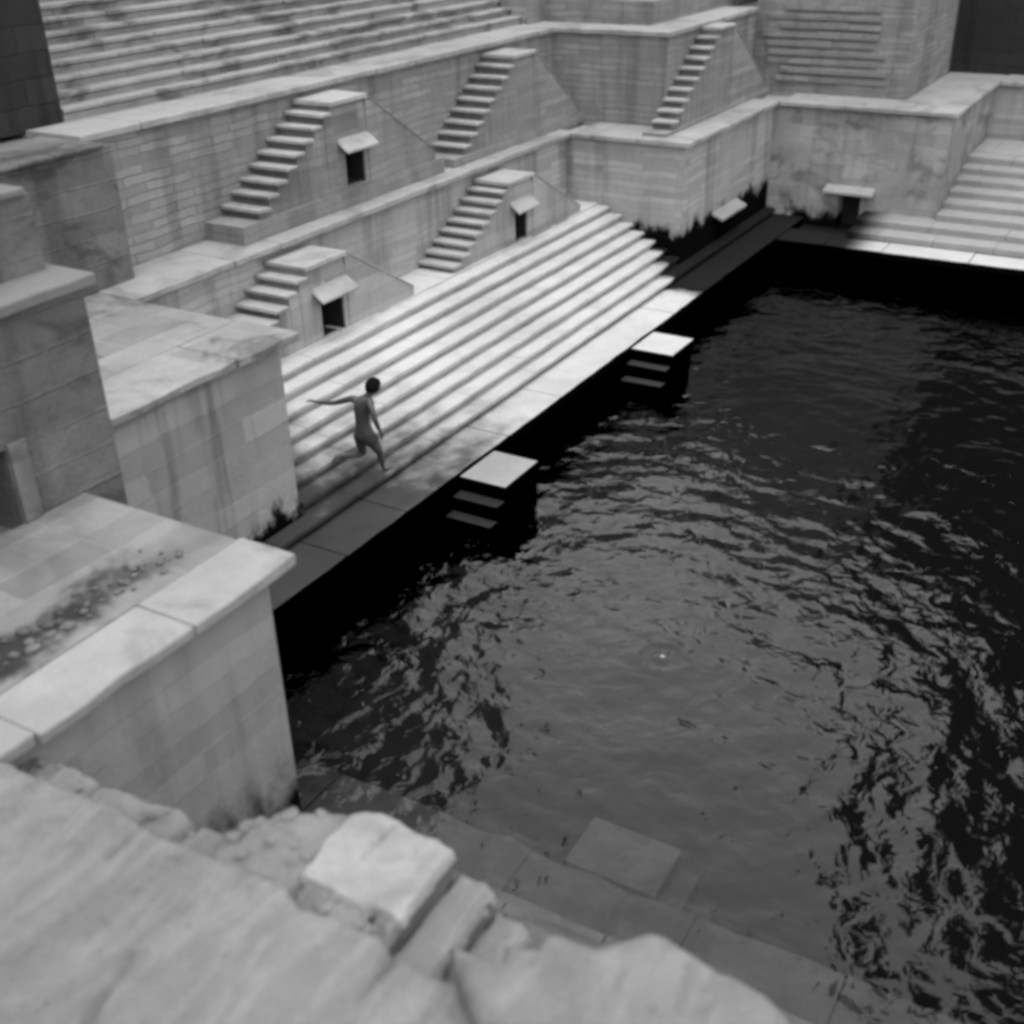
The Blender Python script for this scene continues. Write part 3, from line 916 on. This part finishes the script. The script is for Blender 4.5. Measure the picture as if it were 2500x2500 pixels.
# near pyramid with the landing and three steps in view
t = thing('side_stairs', 'worn pale side stairs in the foreground with broken landing and dark risers', 'side stairs', (4.4, 3.9, 2.4), 'double side stairs built against the walls')
def stones(name, parent, spots, mat, seed=1):
    """loose broken stones, each a lumpy squashed ball; spots = (x, y, z, radius)"""
    mb = MB()
    for i, (x, y, z, r) in enumerate(spots):
        bm = bmesh.new()
        bmesh.ops.create_icosphere(bm, subdivisions=2, radius=1.0)
        sx, sy, sz = r*rnd.uniform(.8, 1.4), r*rnd.uniform(.7, 1.2), r*rnd.uniform(.45, .8)
        b = len(mb.v)
        for v in bm.verts:
            k = 1+.35*noise.noise(v.co*1.3+Vector((i*3.1, seed, 0)))
            q = Vector([round(c*2.2)/2.2*.35+c*.65 for c in v.co])*k
            mb.v.append((x+q.x*sx, y+q.y*sy, z+q.z*sz))
        mb.f += [tuple(b+v.index for v in f.verts) for f in bm.faces]
        bm.free()
    o = mb.obj(name, mat, parent)
    o['kind'] = 'stuff'
    return o


LAND = [(4.22, 4.30), (4.20, 3.9), (4.24, 3.60), (4.22, 3.47), (4.6, 3.475), (4.94, 3.48), (4.965, 3.62), (4.955, 3.8), (4.985, 3.99), (5.0, 4.15), (4.965, 4.29), (4.88, 4.36), (4.6, 4.37), (4.4, 4.33)]
heightfield('landing_slab', LAND, 4.0, 3.93, M_LAND, t, edge=.035, amp=.014, lump=.006, seed=21., st=.018, skirt=False,
            cracks=[(4.99, 3.99, 4.55, 4.02, .014, .035), (4.80, 3.74, 4.72, 3.70, .03, .03), (4.5, 3.7, 4.45, 3.55, .02, .02)])
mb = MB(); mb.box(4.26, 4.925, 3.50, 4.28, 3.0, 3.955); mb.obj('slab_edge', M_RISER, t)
RUBP = [(3.9, 5.0), (4.34, 5.05), (4.42, 5.03), (4.56, 4.93), (4.70, 4.80), (4.84, 4.58), (4.90, 4.38), (4.75, 4.2), (4.66, 4.02), (4.40, 3.8), (4.34, 3.5), (3.9, 3.47)]
heightfield('rubble_fill', RUBP, 3.955, 3.4, M_FG2, t, edge=.05, amp=.04, lump=.02, seed=31., st=.02, skirt=False,
            cracks=[(4.35, 4.28, 4.0, 4.26, .035, .10), (4.3, 3.9, 4.1, 3.5, .03, .06)])
spots = []
for i in range(26):
    spots.append((rnd.uniform(4.05, 4.45), rnd.uniform(3.55, 4.9), 3.955, rnd.uniform(.02, .06)))
for (x, y) in ((4.50, 4.93), (4.42, 4.98), (4.68, 4.78), (4.60, 4.84), (4.80, 4.58), (4.30, 5.0), (4.45, 4.55)):
    spots.append((x, y, 3.95, rnd.uniform(.045, .07)))
for i in range(18):
    spots.append((rnd.uniform(4.05, 4.35), rnd.uniform(5.1, 7.6), 3.80, rnd.uniform(.02, .055)))
stones('rubble', t, spots, M_FG2, 3)
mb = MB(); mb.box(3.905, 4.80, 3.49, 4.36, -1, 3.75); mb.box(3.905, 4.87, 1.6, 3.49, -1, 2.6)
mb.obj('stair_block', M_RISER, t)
for k, z in enumerate((3.74, 3.50, 3.28, 3.06, 2.84)):
    y1_ = 3.47-.30*k-.004
    P_ = [(3.9, y1_-.31), (4.5, y1_-.305), (4.93-.01*k, y1_-.31), (5.0-.02*k, y1_-.2), (4.97, y1_-.06), (4.99, y1_+.01), (3.9, y1_+.01)]
    heightfield('step', P_, z, z-.1, M_FG2 if k else M_FG, t, edge=.022, amp=.008, lump=.004, seed=41.+k, st=.02, skirt=False)
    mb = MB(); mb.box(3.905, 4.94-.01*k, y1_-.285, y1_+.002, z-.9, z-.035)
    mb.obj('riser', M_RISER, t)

# terrace under and behind the photographer
t = thing('near_upper_terrace', 'upper terrace under the photographer', 'terrace', (0, 0, ZU))
mb = MB(); mb.box(-12, 1.25, -24, 9.9, -2, ZU); mb.obj('wall', M_UP, t)


# ------------------------------------------------------------------ swirl ring bubble in the water
nb = [o for o in COL.objects if o.name == 'stone_bastion'][0]
stones('rubble', nb, SP_N, M_RUB, 9)


def bubble():
    bm = bmesh.new()
    bmesh.ops.create_uvsphere(bm, u_segments=20, v_segments=12, radius=0.026)
    for v in bm.verts: v.co.z *= .55
    me = bpy.data.meshes.new('floating_bubble')
    bm.to_mesh(me); bm.free()
    me.materials.append(plain('pale_foam', .18, rough=.4, spec=.4))
    for p in me.polygons: p.use_smooth = True
    o = bpy.data.objects.new('floating_bubble', me)
    COL.objects.link(o)
    o.location = (12.94*S, 5.21*S, 0.004)
    tag(o, 'tiny pale bubble of foam at the centre of the ripples', 'bubble')


bubble()


# ------------------------------------------------------------------ the boy
def skinned(name, pts, edges, root, mat, parent, sub=2):
    me = bpy.data.meshes.new(name)
    org = parent.location
    me.from_pydata([tuple(Vector(p[:3])*S-org) for p in pts], edges, [])
    o = bpy.data.objects.new(name, me)
    COL.objects.link(o)
    o.parent = parent
    sk = o.modifiers.new('skin', 'SKIN')
    sk.use_smooth_shade = True
    for i, p in enumerate(pts):
        sv = me.skin_vertices[0].data[i]
        rx = p[3]*S
        ry = (p[4] if len(p) > 4 else p[3])*S
        sv.radius = (rx, ry)
        sv.use_root = (i == root)
    ss = o.modifiers.new('sub', 'SUBSURF')
    ss.levels = ss.render_levels = sub
    me.materials.append(mat)
    return o


def bake(o):
    dg = bpy.context.evaluated_depsgraph_get()
    me = bpy.data.meshes.new_from_object(o.evaluated_get(dg))
    o.modifiers.clear()
    o.data = me


def boy():
    root = thing('person', 'bare chested boy running along the pale steps with one arm flung out', 'person', (14.4, 11.15, 1.01))
    P, E = [], []
    def add(*a, to=None):
        P.append(a)
        if to is not None: E.append((to, len(P)-1))
        return len(P)-1
    pelvis = add(14.05, 11.26, 1.87, .145, .12)
    waist = add(14.03, 11.25, 2.06, .128, .105, to=pelvis)
    chest = add(14.02, 11.22, 2.28, .150, .115, to=waist)
    upch = add(14.03, 11.19, 2.42, .135, .10, to=chest)
    neck = add(14.08, 11.14, 2.53, .066, to=upch)
    nk2 = add(14.11, 11.11, 2.59, .06, to=neck)
    hd = add(14.15, 11.07, 2.66, .085, to=nk2)
    # left arm, flung out sideways
    a = add(13.98, 11.37, 2.50, .062, to=upch)
    a = add(13.98, 11.56, 2.42, .054, to=a)
    el = add(13.97, 11.76, 2.34, .044, to=a)
    a = add(13.95, 11.93, 2.32, .042, to=el)
    wl = add(13.93, 12.10, 2.31, .024, to=a)
    pl = add(13.93, 12.17, 2.31, .030, .016, to=wl)
    pl2 = add(13.93, 12.22, 2.31, .030, .015, to=pl)
    # right arm, bent beside the hip
    a = add(13.99, 11.04, 2.51, .062, to=upch)
    a = add(13.95, 10.95, 2.36, .056, to=a)
    er = add(13.95, 10.91, 2.20, .046, to=a)
    a = add(14.03, 10.93, 2.06, .044, to=er)
    wr = add(14.10, 10.95, 1.95, .024, to=a)
    pr_ = add(14.13, 10.96, 1.90, .030, .02, to=wr)
    # right (standing) leg
    a = add(14.08, 11.13, 1.74, .115, to=pelvis)
    a = add(14.19, 11.12, 1.57, .094, to=a)
    kr = add(14.29, 11.13, 1.40, .064, to=a)
    a = add(14.33, 11.14, 1.27, .062, to=kr)
    an = add(14.38, 11.17, 1.10, .032, to=a)
    a = add(14.42, 11.16, 1.04, .032, to=an)
    a = add(14.52, 11.12, 1.035, .034, .022, to=a)
    a = add(14.60, 11.09, 1.03, .028, .016, to=a)
    # left leg, folded back
    a = add(14.08, 11.37, 1.74, .115, to=pelvis)
    a = add(14.15, 11.43, 1.58, .090, to=a)
    kl = add(14.24, 11.44, 1.36, .064, to=a)
    a = add(14.03, 11.52, 1.40, .060, to=kl)
    al = add(13.78, 11.62, 1.47, .040, to=a)
    a = add(13.72, 11.64, 1.47, .038, to=al)
    a = add(13.67, 11.66, 1.39, .040, .026, to=a)
    a = add(13.64, 11.67, 1.32, .030, .020, to=a)
    body = skinned('body', P, E, 0, M_SKIN, root)
    bake(body)
    # fingers and head are joined into the one body mesh
    bm = bmesh.new()
    bm.from_mesh(body.data)
    org = root.location
    def tube(pts, r0_, r1_):
        rings = []
        n = len(pts)
        for i, p in enumerate(pts):
            p = Vector(p)*S-org
            d = (Vector(pts[min(i+1, n-1)])-Vector(pts[max(i-1, 0)])).normalized()
            s1 = d.cross(Vector((0.3, 0.2, 1))).normalized(); s2 = d.cross(s1)
            r = (r0_+(r1_-r0_)*i/(n-1))*S
            if i == n-1: r *= .55
            rings.append([bm.verts.new(p+r*(math.cos(q*math.pi/4)*s1+math.sin(q*math.pi/4)*s2)) for q in range(8)])
        for i in range(n-1):
            for q in range(8):
                bm.faces.new((rings[i][q], rings[i][(q+1) % 8], rings[i+1][(q+1) % 8], rings[i+1][q]))
        bm.faces.new(rings[-1]); bm.faces.new(list(reversed(rings[0])))
    for k, (dx, L) in enumerate(((-.024, .085), (-.008, .10), (.008, .094), (.024, .072))):
        x = 13.93+dx
        tube([(x, 12.20, 2.312), (x+dx*.3, 12.22+L*.45, 2.306), (x+dx*.5, 12.22+L*.8, 2.292), (x+dx*.6, 12.22+L, 2.28)], .0095, .0075)
    tube([(13.95, 12.13, 2.30), (13.975, 12.17, 2.285), (13.985, 12.21, 2.272)], .011, .008)
    for k, (dy, L) in enumerate(((-.022, .075), (-.007, .085), (.008, .082), (.022, .066))):
        y = 10.96+dy
        tube([(14.13, y, 1.895), (14.16, y, 1.86-.2*L), (14.155, y, 1.84-.5*L), (14.13, y, 1.84-.6*L)], .0095, .0075)
    tube([(14.11, 10.935, 1.92), (14.14, 10.93, 1.885), (14.15, 10.935, 1.85)], .011, .008)
    # head, facing +X and slightly down to the right
    hc = Vector((14.16, 11.05, 2.70))*S-org
    fw = Vector((.80, -.48, -.30)).normalized()
    sd_ = Vector((0, 0, 1)).cross(fw).normalized()
    up = fw.cross(sd_)
    hm = bmesh.new()
    bmesh.ops.create_uvsphere(hm, u_segments=28, v_segments=20, radius=1.0)
    vm = {}
    for v in hm.verts:
        p = v.co.copy()          # x fwd, y side, z up
        jaw = max(0, -p.z)
        q = Vector((p.x*.120*(1-.18*jaw), p.y*.096*(1-.42*jaw), p.z*.140))
        if p.x > .55 and abs(p.y) < .22 and -.35 < p.z < .12:
            q.x += .030*(1-abs(p.y)/.22)*(1 if p.z < -.05 else .6)       # nose
        for sy in (-.38, .38):
            if p.x > .3: q.x -= .014*math.exp(-((p.y-sy)**2+(p.z-.08)**2)/.02)   # eye sockets
        q.x -= .010*math.exp(-((p.z+.52)**2)/.004-(p.y**2)/.08) if p.x > .3 else 0    # mouth line
        vm[v.index] = bm.verts.new(hc+S*(q.x*fw+q.y*sd_+q.z*up))
    for f in hm.faces: bm.faces.new([vm[v.index] for v in f.verts])
    hm.free()
    for sy in (-1, 1):            # ears
        em = bmesh.new()
        bmesh.ops.create_uvsphere(em, u_segments=12, v_segments=8, radius=1.0)
        vv = {}
        for v in em.verts:
            q = v.co
            p = Vector((q.x*.026-.012, sy*(.094+q.y*.012), q.z*.038-.005))
            vv[v.index] = bm.verts.new(hc+S*(p.x*fw+p.y*sd_+p.z*up))
        for f in em.faces: bm.faces.new([vv[v.index] for v in f.verts])
        em.free()
    bmesh.ops.recalc_face_normals(bm, faces=bm.faces)
    bm.to_mesh(body.data); bm.free()
    for p in body.data.polygons: p.use_smooth = True
    # hair: a shaggy cap
    hb = bmesh.new()
    bmesh.ops.create_icosphere(hb, subdivisions=5, radius=1.0)
    for v in list(hb.verts):
        p = v.co
        if p.x > .45 and p.z < .35 or p.z < -.55+.3*p.x:
            hb.verts.remove(v)
    for v in hb.verts:
        p = v.co.copy()
        k = 1+.10*noise.noise(p*3.5)+.09*noise.noise(p*9)
        q = Vector((p.x*.134-.012, p.y*.116, p.z*.150+.010))*k
        v.co = hc+S*(q.x*fw+q.y*sd_+q.z*up)
    me = bpy.data.meshes.new('hair')
    hb.to_mesh(me); hb.free()
    me.materials.append(M_HAIR)
    h = bpy.data.objects.new('hair', me)
    COL.objects.link(h); h.parent = root
    sm = h.modifiers.new('thick', 'SOLIDIFY'); sm.thickness = .01
    # shorts
    Q = [(14.05, 11.26, 1.89, .160, .136), (14.04, 11.26, 1.98, .146, .122), (14.08, 11.13, 1.76, .130), (14.14, 11.125, 1.66, .118), (14.09, 11.37, 1.76, .130), (14.12, 11.41, 1.66, .116)]
    s_ = skinned('shorts', Q, [(0, 1), (0, 2), (2, 3), (0, 4), (4, 5)], 0, M_CLOTH, root)
    bake(s_)
    for p in s_.data.polygons: p.use_smooth = True


boy()
